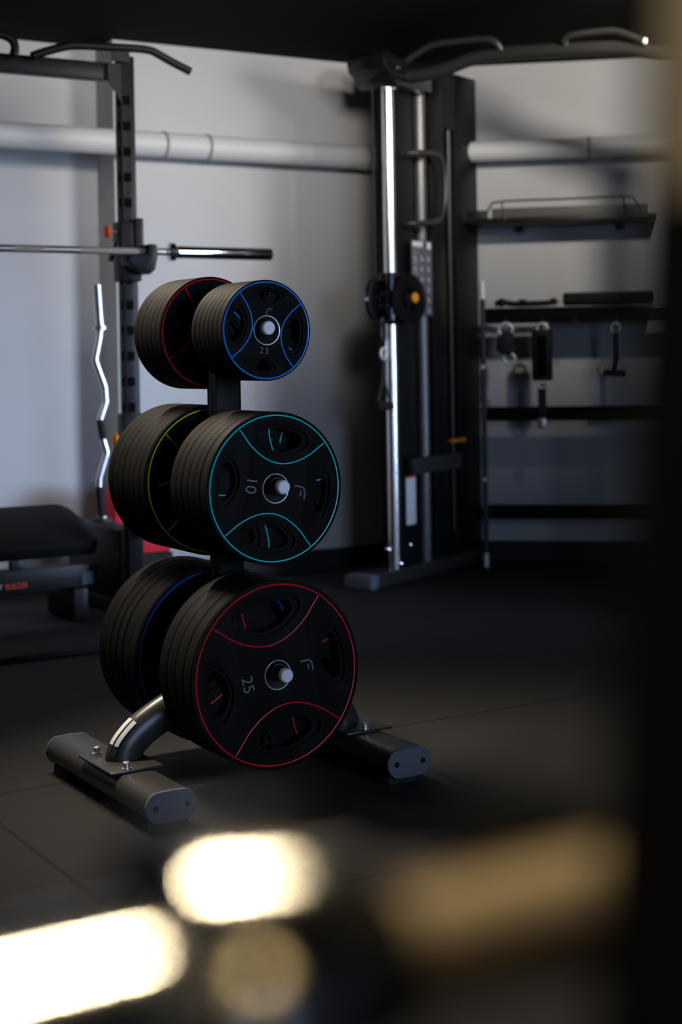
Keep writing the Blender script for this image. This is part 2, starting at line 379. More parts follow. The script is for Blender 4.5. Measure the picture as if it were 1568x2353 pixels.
LINE = [(0.717, 0.668), (0.62, 0.565), (0.53, 0.468), (0.425, 0.305), (0.366, 0.15), (0.345, 0), (0.366, -0.15), (0.425, -0.305), (0.53, -0.468), (0.62, -0.565), (0.717, -0.668)]
FIGS = {}
def plate_proto(key, R, ring, th, txt, lm):
    """weight plate in local coords: disc in xz plane, front face towards -y (room side), thickness along +y"""
    # working frame: disc in XY, front at z=0, back at z=-th ; mapped X->x, Y->z, Z->-y
    W = Matrix(((1, 0, 0, 0), (0, 0, -1, 0), (0, 1, 0, 0), (0, 0, 0, 1)))
    hub = 0.036
    grips = [grip_loop(ring, math.pi/2*k, 0.46 if k % 2 == 0 else 0.56, 0.87, math.radians(33 if k % 2 == 0 else 24), 1.0) for k in range(4)]
    inner = [grip_loop(ring, math.pi/2*k, 0.46 if k % 2 == 0 else 0.56, 0.87, math.radians(33 if k % 2 == 0 else 24), 0.80) for k in range(4)]
    mb = MB(); e = min(0.004, th*0.14); lip = min(0.010, th*0.3)
    filled([ring_pts(R, 96), ring_pts(hub, 40)] + grips, -lip, -0.0007, 0.0012, MT['rubber'], mb, W)      # face layer
    filled([ring_pts(R-0.0005, 96), ring_pts(hub, 40)] + inner, -th+0.0012, -lip, 0.0006, MT['rubber'], mb, W)
    # rounded tread around the rim
    mb.lathe([(R-0.006, 0.0007), (R-0.0022, 0.0009), (R-0.0006, 0.0018), (R, 0.0034), (R, th-0.0016), (R-0.0008, th-0.0008), (R-0.003, th-0.0006), (R-0.006, th-0.0006)], (0, 0, 0), (0, 1, 0), MT['rubber'], 96)
    # raised ticks along the grips' outer lip
    for k in range(4):
        for j in range(-7, 8):
            a = math.pi/2*k + math.radians(j*2.6); r_ = ring*0.905
            m3 = W @ Matrix.Rotation(a, 4, 'Z') @ Matrix.Translation((r_, 0, -0.0002))
            t = bmesh.new(); bmesh.ops.create_cube(t, size=1.0); bmesh.ops.scale(t, vec=(ring*0.05, ring*0.010, 0.0016), verts=t.verts); bmesh.ops.transform(t, matrix=m3, verts=t.verts); mb.merge(t, mb.mi(MT['rubber']), False)
    body = mb.build('weight_plate')
    mb = MB(); lw = 0.0019
    circ = [W @ Vector((x, y, -0.0008)) for x, y in ring_pts(ring, 120)]
    mb.tube(circ, lw, lm, 6, closed=True)
    for sg in (1, -1):
        pts = smooth_pts([(x*sg*ring, y*sg*ring, -0.0008) for x, y in LINE], 6); mb.tube([W @ p for p in pts], lw*0.9, lm, 6)
    ln = mb.build('colour_line', body)
    mb = MB(); mb.lathe([(0.0325, th-0.002), (0.0325, 0.001), (0.0333, -0.0010), (0.0355, -0.0012), (0.0366, 0.0002), (0.0366, th-0.002)], (0, 0, 0), (0, 1, 0), MT['steel'], 48)
    hb = plabel(mb.build('hub_ring', body), 'bright steel hub ring')
    mb = MB(); sz = 0.036 if ring > 0.13 else 0.018
    rn = 0.385*ring if ring > 0.13 else 0.43*ring
    text_mesh(txt, sz*1.15, W @ Matrix.Translation((0, -rn, 0.0)), MT['grey'], mb); plabel(mb.build('weight_number', body), 'grey printed number ' + txt)
    mb = MB(); g = sz*0.46
    cy = 0.36*ring + 0.004
    outer = smooth_pts([(-0.75, -1.0, 0), (-0.72, -0.1, 0), (-0.55, 0.55, 0), (0.05, 0.85, 0), (1.0, 0.85, 0)], 5); inn = [(-0.12, 0.18, 0), (0.62, 0.18, 0)]
    mb.tube([W @ Vector((p.x*g, p.y*g+cy, 0)) for p in outer], g*0.15, MT['grey'], 6)
    mb.tube([W @ Vector((p[0]*g, p[1]*g+cy, 0)) for p in inn], g*0.13, MT['grey'], 6)
    plabel(mb.build('emblem', body), 'grey emblem of two bent strokes')
    return body
def copy_tree(o, parent=None):
    c = o.copy(); C.objects.link(c)
    if parent is not None: c.parent = parent
    for ch in list(o.children): copy_tree(ch, c)
    return c
ORD = ['outermost', 'second from the outside', 'third from the outside', 'fourth from the outside', 'fifth from the outside', 'sixth from the outside', 'seventh from the outside']
# (key, outer radius, line radius, thickness, number, line colour, front face s, z, count, rotation, colour word, peg words)
STACKS = [
    ('25', 0.2250, 0.214, 0.0449, '25', 'red', 0.254, ZT[0], 4, -80, 'red', 'bottom front peg'),
    ('10', 0.1815, 0.1728, 0.0326, '10', 'teal', 0.259, ZT[1], 6, -100, 'teal', 'middle front peg'),
    ('2.5', 0.1200, 0.1146, 0.0232, '2.5', 'blue', 0.229, ZT[2], 7, -9, 'bright blue', 'top front peg'),
    ('20', 0.2250, 0.214, 0.0392, '20', 'navy', -0.0635, ZT[0], 6, -38, 'dark blue', 'bottom rear peg'),
    ('15', 0.1910, 0.182, 0.0337, '15', 'yellow', -0.0635, ZT[1], 7, 0, 'yellow', 'middle rear peg'),
    ('5', 0.1430, 0.1366, 0.0270, '5', 'red', -0.0635, ZT[2], 6, -15, 'red', 'top rear peg'),
]
RZ = Matrix.Rotation(TH, 4, 'Z')
for key, R_, rg, th, txt, lm, s0, z, cnt, rot, cw, peg in STACKS:
    proto = plate_proto(key, R_, rg, th, txt, MT[lm])
    for i in range(cnt):
        o = proto if i == 0 else copy_tree(proto)
        a = rot if i == 0 else rot + random.choice((-1, 1))*random.uniform(18, 60)
        o.matrix_world = Matrix.Translation(T + nv*(s0 - i*(th)) + Z*z) @ RZ @ Matrix.Rotation(math.radians(-a), 4, 'Y')
        side = 'outside' if s0 > 0 else 'post'
        od = ORD[i] if s0 > 0 else ['nearest the post', 'second from the post', 'third from the post', 'fourth from the post', 'fifth from the post', 'sixth from the post', 'furthest from the post'][i if i < cnt-1 else 6]
        if s0 > 0 and i == cnt-1: od = 'innermost'
        tag(o, f'black rubber plate with {cw} line on {peg}, {od}', 'weight plate', f'{cw} lined plates on the {peg}')

# ------------------------------------------------------------------ power rack at the left
RK = Vector((-0.832, 6.0, 0))
def rack_mat(x, y, z): return (x, y, z)
rack = empty('power_rack', RK, TH, 'black steel power rack with slotted uprights and pull-up grips on top', 'power rack')
def upright(x, y, ztop, nm='upright'):
    mb = MB(); mb.box((x, y, ztop/2+0.02), (0.062, 0.062, ztop-0.04), MT['rack'], 0.007)
    z = 0.36
    while z < ztop-0.1:
        mb.box((x-0.008, y-0.0312, z), (0.032, 0.0012, 0.036), MT['deep']); mb.box((x-0.0312, y-0.008, z), (0.0012, 0.022, 0.036), MT['deep']); z += 0.1
    return mb.build(nm, rack)
upright(0.0, 0.0, 2.235); upright(-1.12, 0.0, 2.235)
mb = MB(); mb.box((-0.56, 0.0, 2.168), (1.06, 0.05, 0.07), MT['rack'], 0.006); mb.build('top_crossbeam', rack)
for x in (0.0, -1.12):
    mb = MB(); mb.box((x, 0.25, 0.055), (0.06, 1.0, 0.06), MT['rack'], 0.006); mb.build('base_rail', rack)
# top bracket plate with a slit, joining upright and crossbeam
mb = MB(); poly = [(-0.075, 2.205), (-0.072, 2.252), (-0.03, 2.262), (0.0, 2.262), (0.0, 2.205)]
mb.prism([(p[0], p[1]) for p in poly], Matrix(((1, 0, 0, 0), (0, 0, 1, -0.055), (0, 1, 0, 0), (0, 0, 0, 1))), 0.006, MT['rack']); 
mb.prism([(-0.085, 2.135), (-0.031, 2.05), (-0.031, 2.20), (-0.085, 2.20)], Matrix(((1, 0, 0, 0), (0, 0, 1, -0.038), (0, 1, 0, 0), (0, 0, 0, 1))), 0.006, MT['rack'])
mb.build('gusset_plate', rack)
def grip(ctrl, r, nm='pull_up_grip'):
    mb = MB(); mb.tube(smooth_pts(ctrl, 8), r, MT['rack'], 16); return mb.build(nm, rack)
YF = -0.05
grip([(-0.395, YF, 2.195), (-0.37, YF, 2.206), (-0.32, YF, 2.225), (-0.25, YF, 2.246), (-0.19, YF, 2.253), (-0.10, YF, 2.257), (0.03, YF, 2.262), (0.088, YF, 2.260), (0.12, YF, 2.250), (0.18, YF, 2.224), (0.262, YF, 2.192)], 0.0165)
grip([(-0.88, YF, 2.20), (-0.80, YF, 2.235), (-0.60, YF, 2.262), (-0.52, YF, 2.265), (-0.475, YF, 2.250), (-0.462, YF, 2.222), (-0.468, YF, 2.19)], 0.0165)
# J-cup with barbell
mb = MB(); mb.box((-0.002, -0.002, 1.47), (0.086, 0.085, 0.235), MT['rack'], 0.006); mb.box((0.03, -0.048, 1.50), (0.034, 0.012, 0.20), MT['rack'], 0.004)
poly = [(-0.045, 1.445), (0.075, 1.452), (0.078, 1.495), (0.052, 1.497), (0.045, 1.452), (-0.045, 1.445)]
poly = [(-0.05, 1.452), (0.028, 1.452), (0.034, 1.494), (0.066, 1.492), (0.070, 1.452), (0.058, 1.395), (0.035, 1.375), (-0.02, 1.39), (-0.05, 1.42)]
mb.prism(poly, Matrix(((1, 0, 0, 0), (0, 0, 1, -0.135), (0, 1, 0, 0), (0, 0, 0, 1))), 0.092, MT['rack'], 0.004)
jc = mb.build('barbell_cup', rack)
mb = MB(); mb.lathe([(0, 0), (0.020, 0), (0.026, 0.006), (0.026, 0.014), (0.018, 0.020), (0, 0.020)], (-0.074, 0.0, 1.548), (-1, 0, 0.0), MT['redorange'], 24)
kn = mb.build('pull_knob', jc); plabel(kn, 'red orange knob')
mb = MB(); mb.cyl((-0.043, 0.0, 1.548), (-0.074, 0.0, 1.548), 0.006, MT['steel'], 12); mb.build('pin', jc)
mb = MB(); mb.tube([(-0.05, -0.02, 1.50), (-0.075, -0.02, 1.46), (-0.082, -0.02, 1.43)], 0.011, MT['gloss'], 12); mb.build('release_handle', jc)
mb = MB(); mb.box((-0.002, -0.002, 0.735), (0.08, 0.08, 0.20), MT['rack'], 0.006); sp = mb.build('safety_bracket', rack)
mb = MB(); mb.lathe([(0, 0), (0.020, 0), (0.026, 0.006), (0.026, 0.014), (0.018, 0.020), (0, 0.020)], (-0.062, -0.01, 0.735), (-1, 0, 0), MT['orange'], 24); mb.cyl((-0.04, -0.01, 0.735), (-0.063, -0.01, 0.735), 0.006, MT['steel'], 12); plabel(mb.build('pull_knob', sp), 'orange knob')
# low plate storage box at the rear foot that also holds the curl bar
mb = MB(); mb.box((0.03, 0.36, 0.22), (0.11, 0.56, 0.30), MT['shroud'], 0.01); mb.box((0.045, 0.42, 0.37), (0.07, 0.07, 0.03), MT['shroud'], 0.006); mb.build('storage_box', rack)

# barbell resting in the cups
RBM = Matrix.Translation(RK) @ Matrix.Rotation(TH, 4, 'Z')
bar = empty('barbell', RK + Vector((0, 0, 1.4665)), TH, 'long steel barbell with bare right sleeve racked across the power rack', 'barbell')
yb = -0.09
mb = MB(); mb.cyl((-1.27, yb, 0), (0.155, yb, 0), 0.0142, MT['brushed'], 24); mb.build('shaft', bar)
kn = mat('knurled_steel', (0.58, 0.52, 0.46), 0.5, 1.0, bump=1.0, bscale=900)
for a, c in ((-0.50, -0.385), (-0.235, 0.05), (-1.2, -0.9)):
    mb = MB(); mb.cyl((a, yb, 0), (c, yb, 0), 0.0148, kn, 24); plabel(mb.build('knurled_grip', bar), 'dull knurled band')
mb = MB(); mb.lathe([(0, 0.135), (0.022, 0.135), (0.037, 0.140), (0.037, 0.155), (0.030, 0.162), (0.026, 0.17), (0.026, 0.178), (0.0252, 0.182), (0.0252, 0.588), (0.022, 0.592), (0, 0.592)], (0, yb, 0), (1, 0, 0), MT['chrome'], 32); mb.build('sleeve', bar)

# EZ curl bar standing upright behind the rack
ez = empty('curl_bar', RK, TH, 'zigzag chrome curl bar standing upright behind the rack upright', 'curl bar')
yz = 0.42
mb = MB(); mb.cyl((0.052, yz, 1.182), (0.041, yz, 1.362), 0.0185, MT['ezsteel'], 24); mb.lathe([(0, 0), (0.030, 0), (0.030, 0.014), (0, 0.014)], (0.053, yz, 1.175), (-0.06, 0, 1), MT['ezsteel'], 24); mb.build('sleeve', ez)
ctrl = [(0.052, yz, 1.18), (0.048, yz, 1.142), (0.026, yz, 1.046), (0.068, yz, 0.932), (0.071, yz, 0.868), (0.043, yz, 0.796), (0.057, yz, 0.709), (0.072, yz, 0.655), (0.035, yz, 0.550), (0.034, yz, 0.517), (0.046, yz, 0.40)]
def round_poly(ctrl, r=0.18, n=5):
    P = [Vector(p) for p in ctrl]; out = [P[0]]
    for i in range(1, len(P)-1):
        a = P[i].lerp(P[i-1], r); c = P[i].lerp(P[i+1], r)
        for k in range(n+1):
            t = k/n; out.append(a.lerp(P[i], t).lerp(P[i].lerp(c, t), t))
    out.append(P[-1]); return out
mb = MB(); mb.tube(round_poly(ctrl, 0.11), 0.0145, MT['ezsteel'], 16); mb.build('bent_shaft', ez)
mb = MB(); mb.tube([(0.043, yz, 0.796), (0.057, yz, 0.715)], 0.0155, MT['webbing'], 16); plabel(mb.build('rubber_grip', ez), 'black grip')
mb = MB(); mb.tube([(0.034, yz, 0.517), (0.046, yz, 0.39)], 0.0165, MT['webbing'], 16); plabel(mb.build('rubber_grip', ez), 'black grip')
mb = MB(); mb.lathe([(0.017, 0), (0.024, 0), (0.024, 0.008), (0.017, 0.008)], (0.046, yz, 0.385), (0, 0, 1), MT['brushed'], 24); mb.build('collar_ring', ez)

# adjustable bench inside the rack
bench = empty('weight_bench', RK, TH, 'black padded weight bench with orange and white lettering on its base beam', 'bench')
y0, z0, y1, z1 = 0.13, 0.315, 0.40, 0.455
ey = Vector((0, y1-y0, z1-z0)).normalized(); ez_ = Vector((1, 0, 0)).cross(ey)
L = math.hypot(y1-y0, z1-z0)
mtx = Matrix(((1, 0, 0, 0), (0, ey.y, ez_.y, y0), (0, ey.z, ez_.z, z0-0.045), (0, 0, 0, 1)))
poly = [(-1.05, 0), (-0.13, 0), (-0.098, 0.012), (-0.094, 0.045), (-0.105, L*0.55), (-0.130, L*0.85), (-0.165, L-0.004), (-0.20, L), (-1.05, L)]
mb = MB(); mb.prism(poly, mtx, 0.065, MT['vinyl'], 0.014); pd = mb.build('seat_pad', bench)
mb = MB(); mb.box((-0.56, 0.15, 0.192), (0.92, 0.06, 0.10), MT['rack'], 0.006); bmn = mb.build('base_beam', bench)
mb = MB(); W2 = Matrix(((1, 0, 0, 0), (0, 0, -1, 0.1193), (0, 1, 0, 0), (0, 0, 0, 1)))
text_mesh('BUILDER', 0.029, W2 @ Matrix.Translation((-0.437, 0.178, 0)) @ Matrix.Diagonal((0.80, 1, 1, 1)), MT['redorange'], mb, bold=0.0003); plabel(mb.build('orange_lettering', bmn), 'orange lettering BUILDER')
mb = MB(); text_mesh('BODY', 0.029, W2 @ Matrix.Translation((-0.526, 0.178, 0)) @ Matrix.Diagonal((0.80, 1, 1, 1)), MT['white'], mb, bold=0.0003); plabel(mb.build('white_lettering', bmn), 'white lettering BODY')
mb = MB(); mb.box((-0.145, 0.1188, 0.185), (0.046, 0.001, 0.05), MT['cap']); 
for k in range(4): mb.box((-0.145, 0.1182, 0.168+k*0.011), (0.036, 0.001, 0.004), MT['grey'])
plabel(mb.build('sticker', bmn), 'small grey sticker')
for x in (-0.42, -0.80):
    mb = MB(); mb.box((x, 0.17, 0.255), (0.05, 0.04, 0.07), MT['black'], 0.004); mb.build('pad_support', bench)
for x in (-0.20, -0.96):
    mb = MB(); mb.box((x, 0.20, 0.0925), (0.06, 0.30, 0.13), MT['rack'], 0.008); mb.build('foot', bench)
# platform under rack and bench
mb = MB(); mb.box((-1.0, 0.12, 0.013), (2.6, 1.16, 0.020), mat('platform_rubber', (0.010, 0.010, 0.010), 0.8, noise=0.3, nscale=300, bump=0.3), 0.003)
pf = mb.build('lifting_platform', loc=RK, rotz=TH); tag(pf, 'thin black rubber lifting mat under the power rack', 'mat')
# red foam block against the back wall
mb = MB(); mtx = Matrix(((1, 0, 0, 0), (0, 0, 1, 0.62), (0, 1, 0, 0), (0, 0, 0, 1)))
mb.prism([(0.165, 0.19), (0.456, 0.19), (0.456, 0.30), (0.40, 0.47), (0.225, 0.50), (0.195, 0.44)], mtx, 0.16, MT['foam'], 0.012)
rf = mb.build('foam_block', loc=RK, rotz=TH); mb = MB(); mb.box((0.31, 0.70, 0.095), (0.30, 0.17, 0.188), MT['pad'], 0.006); plabel(mb.build('base', rf), 'black rubber base'); tag(rf, 'bright red foam block standing by the wall behind the plates', 'foam block')

# ------------------------------------------------------------------ functional trainer
FA = -math.radians(33.6); FT0 = Vector((0.2258, 6.94, 0))
ft = empty('cable_machine', FT0, FA, 'tall black cable machine with chrome guide column and orange selector pin', 'cable machine')
def fpart(nm, fn, lab=None, parent=ft):
    mb = MB(); fn(mb); o = mb.build(nm, parent)
    if lab: plabel(o, lab)
    return o
fpart('base_foot', lambda m: m.box((-0.045, 0.30, 0.035), (0.15, 0.98, 0.07), MT['satin'], 0.018, seg=3))
fpart('toe_cap', lambda m: m.box((-0.045, -0.20, 0.036), (0.156, 0.07, 0.072), MT['cap'], 0.02, seg=3))
col = fpart('guide_column', lambda m: m.cyl((0, 0.012, 0.07), (0, 0.012, 2.29), 0.0275, mat('column_steel', (0.93, 0.92, 0.88), 0.26, 1.0), 32), 'polished chrome guide column')
def holes(m):
    z = 0.25
    while z < 2.25:
        a = math.radians(-12); m.cyl((0.0262*math.cos(0.5), 0.012+0.0262*math.sin(0.5), z), (0.0279*math.cos(0.5), 0.012+0.0279*math.sin(0.5), z), 0.0045, MT['deep'], 10); z += 0.1
fpart('adjustment_holes', holes, parent=col)
fpart('back_panel_with_light_stop', lambda m: (m.box((-0.037, 0.145, 1.18), (0.05, 0.21, 2.22), MT['shroud'], 0.006), m.box((-0.055, 0.22, 1.18), (0.012, 0.36, 2.22), MT['shroud'], 0.002)))  # thin rear sheet added to block light leaking past the column
fpart('rear_column', lambda m: m.cyl((-0.02, 0.322, 0.07), (-0.02, 0.322, 2.29), 0.030, MT['greypaint'], 32), 'silver grey tube')
def shroud(m):
    S = MT['shroud']
    m.box((-0.15, 0.46, 1.235), (0.30, 0.14, 2.37), S, 0.006); m.box((-0.15, 0.745, 1.235), (0.30, 0.225, 2.37), S, 0.006)
    m.box((-0.17, 0.58, 1.235), (0.24, 0.12, 2.37), MT['deep']); m.box((-0.15, 0.58, 2.28), (0.30, 0.12, 0.28), S); m.box((-0.15, 0.58, 0.12), (0.30, 0.12, 0.14), S)
sh = fpart('weight_shroud', shroud)
fpart('guide_rod', lambda m: m.cyl((-0.02, 0.60, 0.19), (-0.02, 0.60, 2.14), 0.012, MT['satin'], 16), parent=sh)
fpart('selector_pin', lambda m: (m.box((0.012, 0.585, 0.627), (0.03, 0.13, 0.018), MT['orange'], 0.006), m.cyl((0.012, 0.645, 0.627), (0.012, 0.655, 0.627), 0.013, MT['orange'], 16)), 'orange selector pin', sh)
fpart('side_handle', lambda m: m.tube(smooth_pts([(-0.02, 0.15, 1.975), (0.03, 0.16, 1.98), (0.06, 0.22, 1.985), (0.06, 0.33, 1.988), (0.06, 0.40, 1.96), (0.06, 0.425, 1.88), (0.06, 0.415, 1.76), (0.06, 0.37, 1.69), (0.06, 0.27, 1.665), (0.03, 0.16, 1.655), (-0.02, 0.15, 1.655)], 6), 0.0135, MT['satin'], 14), 'bent black grab handle')
def placard(m):
    m.box((0.030, 0.245, 1.405), (0.004, 0.185, 0.35), MT['placard'], 0.0015)
    x = 0.0325
    m.box((x, 0.205, 1.563), (0.001, 0.09, 0.020), MT['white']); m.box((x, 0.209, 1.548), (0.001, 0.08, 0.008), MT['tan']); m.box((x, 0.309, 1.558), (0.001, 0.035, 0.030), MT['white'])
    for r in range(6):
        for c in range(3):
            yy = 0.181 + c*0.060; zz = 1.497 - r*0.048
            m.box((x, yy, zz+0.006), (0.001, 0.012, 0.012), MT['paleprint']); m.box((x, yy+0.003, zz-0.007), (0.001, 0.024, 0.014), MT['paleprint']); m.box((x, yy-0.008, zz-0.001), (0.001, 0.006, 0.020), MT['paleprint'])
        m.box((x, 0.188, 1.521-r*0.048), (0.001, 0.045, 0.004), MT['paleprint'])
fpart('exercise_placard', placard, 'grey chart of small pale exercise figures')
fpart('white_strip', lambda m: (m.box((-0.0110, 0.182, 0.365), (0.002, 0.085, 0.218), MT['white'], 0.0005), m.box((-0.0110, 0.182, 0.477), (0.003, 0.085, 0.008), MT['redorange'])), 'white strip label with orange top edge')
fpart('cross_bracket', lambda m: m.box((0.03, 0.34, 0.532), (0.04, 0.44, 0.075), MT['satin'], 0.005))
for (x, y, z) in ((-0.010, 0.165, 0.165), (0.033, 0.010, 0.098), (-0.01, -0.025, 0.165), (0.01, -0.03, 2.262), (0.030, 0.032, 2.262), (0.003, 0.42, 2.08), (0.003, 0.70, 2.06)):
    r = 0.009 if y < 0.4 else 0.006
    fpart('bolt', lambda m: m.lathe([(0, 0.012), (r*0.7, 0.011), (r, 0.006), (r, -0.012), (0, -0.012)], (x, y, z), (1, -0.4, 0.25), MT['chrome'], 16), 'chrome bolt head')
# pulley carriage on the column
car = fpart('pulley_carriage', lambda m: (m.box((0.0, 0.012, 1.305), (0.085, 0.085, 0.235), MT['gloss'], 0.014, seg=3), m.cyl((0.03, -0.035, 1.20), (0.03, -0.035, 1.42), 0.022, MT['gloss'], 20, bev=0.006)))
def wheel(c, R, ax):
    def f(m):
        m.lathe([(R*0.45, -0.014), (R*0.85, -0.016), (R, -0.012), (R*0.93, 0), (R, 0.012), (R*0.85, 0.016), (R*0.45, 0.014), (R*0.45, -0.014)], c, ax, MT['gloss'], 36)
        m.lathe([(0, -0.012), (R*0.3, -0.012), (R*0.3, 0.012), (0, 0.012)], c, ax, MT['gloss'], 20)
        a = Vector(ax).normalized(); e = a.orthogonal().normalized(); g = a.cross(e)
        for k in range(5):
            t = 2*math.pi*k/5; d = e*math.cos(t)+g*math.sin(t); m.cyl(Vector(c)+d*R*0.25, Vector(c)+d*R*0.55, R*0.09, MT['gloss'], 8)
    return f
fpart('pulley_wheel', wheel((-0.042, -0.060, 1.300), 0.092, (0.97, 0.22, 0)), parent=car)
fpart('pulley_wheel', wheel((0.068, 0.050, 1.300), 0.116, (0.98, -0.17, 0)), parent=car)
fpart('adjust_knob', lambda m: m.lathe([(0, 0), (0.020, 0), (0.023, 0.005), (0.023, 0.014), (0.017, 0.019), (0, 0.019)], (0.085, 0.070, 1.307), (0.98, -0.17, 0.0), MT['orange'], 24), 'orange pop pin knob', car)
fpart('cable', lambda m: m.cyl((-0.045, -0.045, 1.39), (-0.045, -0.045, 2.32), 0.0025, MT['black'], 8), 'thin black cable')
# head block
def head(m):
    mt = Matrix(((0, 0, 1, -0.13), (1, 0, 0, 0), (0, 1, 0, 0), (0, 0, 0, 1)))
    m.prism([(-0.135, 2.385), (-0.10, 2.412), (0.02, 2.395), (0.25, 2.375), (0.30, 2.345), (0.30, 2.27), (-0.02, 2.262), (-0.06, 2.275), (-0.075, 2.305), (-0.115, 2.325)], mt, 0.20, MT['gloss'], 0.008)
fpart('head_block', head)
fpart('bolt', lambda m: m.lathe([(0, 0.012), (0.008, 0.010), (0.011, 0.004), (0.011, -0.012), (0, -0.012)], (0.072, 0.0, 2.345), (1, -0.3, 0.3), MT['chrome'], 16), 'chrome bolt head')
XB = 0.09
fpart('crossbeam', lambda m: m.tube(smooth_pts([(-0.06, XB, 2.335), (0.04, XB, 2.32), (0.15, XB, 2.318), (0.27, XB, 2.332), (0.40, XB, 2.358), (0.55, XB, 2.362), (0.72, XB, 2.352), (0.95, XB, 2.335), (1.10, XB, 2.318), (1.25, XB, 2.285), (1.43, XB, 2.25)], 6), 0.031, MT['satin'], 20))
def g2(pts, r=0.0145): return lambda m: m.tube(smooth_pts(pts, 7), r, MT['greypaint'] if False else MT['satin'], 14)
gp = fpart('pull_up_grip', g2([(0.075, 0.06, 2.385), (0.14, 0.055, 2.412), (0.215, 0.05, 2.436), (0.32, 0.05, 2.438), (0.43, 0.05, 2.434), (0.50, 0.05, 2.426), (0.54, 0.055, 2.405), (0.555, 0.075, 2.37)]))
fpart('grip_end_cap', lambda m: m.lathe([(0, 0.006), (0.010, 0.005), (0.0148, 0), (0.0148, -0.012), (0, -0.012)], (0.073, 0.0603, 2.384), (-0.8, -0.1, -0.5), MT['chrome'], 18), 'bright end cap', gp)
gp = fpart('pull_up_grip', g2([(0.86, 0.075, 2.35), (0.875, 0.05, 2.385), (0.95, 0.045, 2.392), (1.05, 0.045, 2.389), (1.11, 0.045, 2.380), (1.17, 0.045, 2.355), (1.238, 0.045, 2.322)]))
fpart('grip_end_cap', lambda m: m.lathe([(0, 0.006), (0.010, 0.005), (0.0148, 0), (0.0148, -0.012), (0, -0.012)], (1.241, 0.045, 2.3205), (0.9, 0, -0.42), MT['white'], 18), 'white end cap', gp)
fpart('far_column', lambda m: (m.cyl((1.43, 0.02, 0.07), (1.43, 0.02, 2.27), 0.0275, MT['chrome'], 24), m.box((1.44, 0.15, 0.035), (0.16, 0.75, 0.07), MT['satin'], 0.015)))
# strap handle hanging from the carriage
sh_ = empty('strap_handle', FT0 + Vector((0, 0, 0)), FA, 'black webbing strap handle hanging from the carabiner of the cable machine', 'strap handle')
hx, hy = 0.003, -0.060
def spart(nm, fn, lab=None, parent=sh_): return fpart(nm, fn, lab, parent)
spart('carabiner', lambda m: m.tube(smooth_pts([(hx, hy-0.014, 1.20), (hx, hy-0.018, 1.13), (hx, hy, 1.085), (hx, hy+0.018, 1.13), (hx, hy+0.014, 1.20), (hx, hy, 1.222)], 6, closed=True), 0.0055, MT['gloss'], 10, closed=True))
spart('d_ring', lambda m: m.tube([(hx, hy-0.002+0.022*math.cos(t*math.pi/12), 1.055+0.026*math.sin(t*math.pi/12)) for t in range(24)], 0.0060, MT['ringsteel'], 10, closed=True), 'chrome ring')
spart('steel_link', lambda m: m.tube([(hx, hy+0.018, 1.118), (hx, hy+0.022, 1.075)], 0.0055, MT['ringsteel'], 8), 'chrome link')
spart('webbing', lambda m: (m.tube([(hx, hy, 1.035), (hx, hy-0.012, 0.93), (hx-0.01, hy-0.04, 0.82)], 0.013, MT['webbing'], 8, sx=0.25, up=(1, 0, 0)), m.tube([(hx, hy, 1.035), (hx, hy+0.006, 0.93), (hx+0.01, hy+0.035, 0.82)], 0.010, MT['webbing'], 8, sx=0.25, up=(1, 0, 0))))
spart('foam_grip', lambda m: m.cyl((hx, hy-0.065, 0.825), (hx, hy+0.062, 0.815), 0.020, MT['pad'], 20, bev=0.005))

# ------------------------------------------------------------------ accessory rack and wire tray along the right wall
AR0 = Vector((0.686, 7.45, 0))
ar = empty('accessory_rack', AR0, BA, 'black storage rack with three rails against the right wall', 'storage rack')
def apart(nm, fn, lab=None, parent=ar): return fpart(nm, fn, lab, parent)
post = apart('post', lambda m: m.cyl((0.012, 0.0, 0.07), (0.012, 0.0, 1.31), 0.0125, MT['satin'], 20))
apart('post_tip', lambda m: (m.cyl((0.012, 0, 1.31), (0.012, 0, 1.40), 0.0125, MT['tipsteel'], 20, bev=0.004)), 'chrome post tip', post)
apart('post_foot', lambda m: (m.cyl((0.012, 0, 0.0), (0.012, 0, 0.075), 0.0125, MT['tipsteel'], 20, bev=0.004)), 'chrome post foot', post)
for z in (0.982, 0.432): apart('bolt', lambda m: m.lathe([(0, 0.008), (0.009, 0.006), (0.012, 0), (0.012, -0.01), (0, -0.01)], (0.010, -0.0125, z), (-0.1, -1, 0.2), MT['tipsteel'], 16), 'chrome bolt head', post)
apart('post', lambda m: m.cyl((1.30, 0.0, 0.0), (1.30, 0.0, 1.40), 0.0125, MT['satin'], 20))
for z, h in ((1.230, 0.076), (0.751, 0.070), (0.273, 0.068)):
    apart('rail', lambda m: (m.box((0.66, 0.02, z), (1.28, 0.05, h), MT['gloss'], 0.012, seg=3), m.box((0.66, 0.085, z-0.02), (1.28, 0.10, 0.012), MT['shroud'])))
def hook(m, x, z): m.tube([(x, -0.004, z+0.03), (x, -0.02, z+0.005), (x, -0.022, z-0.005), (x, -0.012, z-0.012)], 0.003, MT['satin'], 8)
for x in (0.124, 0.301, 0.46, 0.654): apart('hook', lambda m: hook(m, x, 1.19))
tray = empty('wire_tray', AR0, BA, 'black wall shelf tray with a thin wire rail around its front', 'shelf tray')
def trpart(nm, fn): 
    mb = MB(); fn(mb); return mb.build(nm, tray)
trpart('shelf_board', lambda m: m.box((0.40, 0.16, 1.692), (0.92, 0.20, 0.024), MT['shroud'], 0.005))
trpart('front_lip', lambda m: (m.box((0.44, 0.065, 1.735), (0.76, 0.006, 0.050), mat('tray_mesh', (0.10, 0.095, 0.088), 0.6), 0.002), m.box((-0.01, 0.065, 1.722), (0.10, 0.012, 0.060), MT['shroud'], 0.003), m.box((0.40, 0.062, 1.697), (0.92, 0.014, 0.030), MT['shroud'], 0.003)))
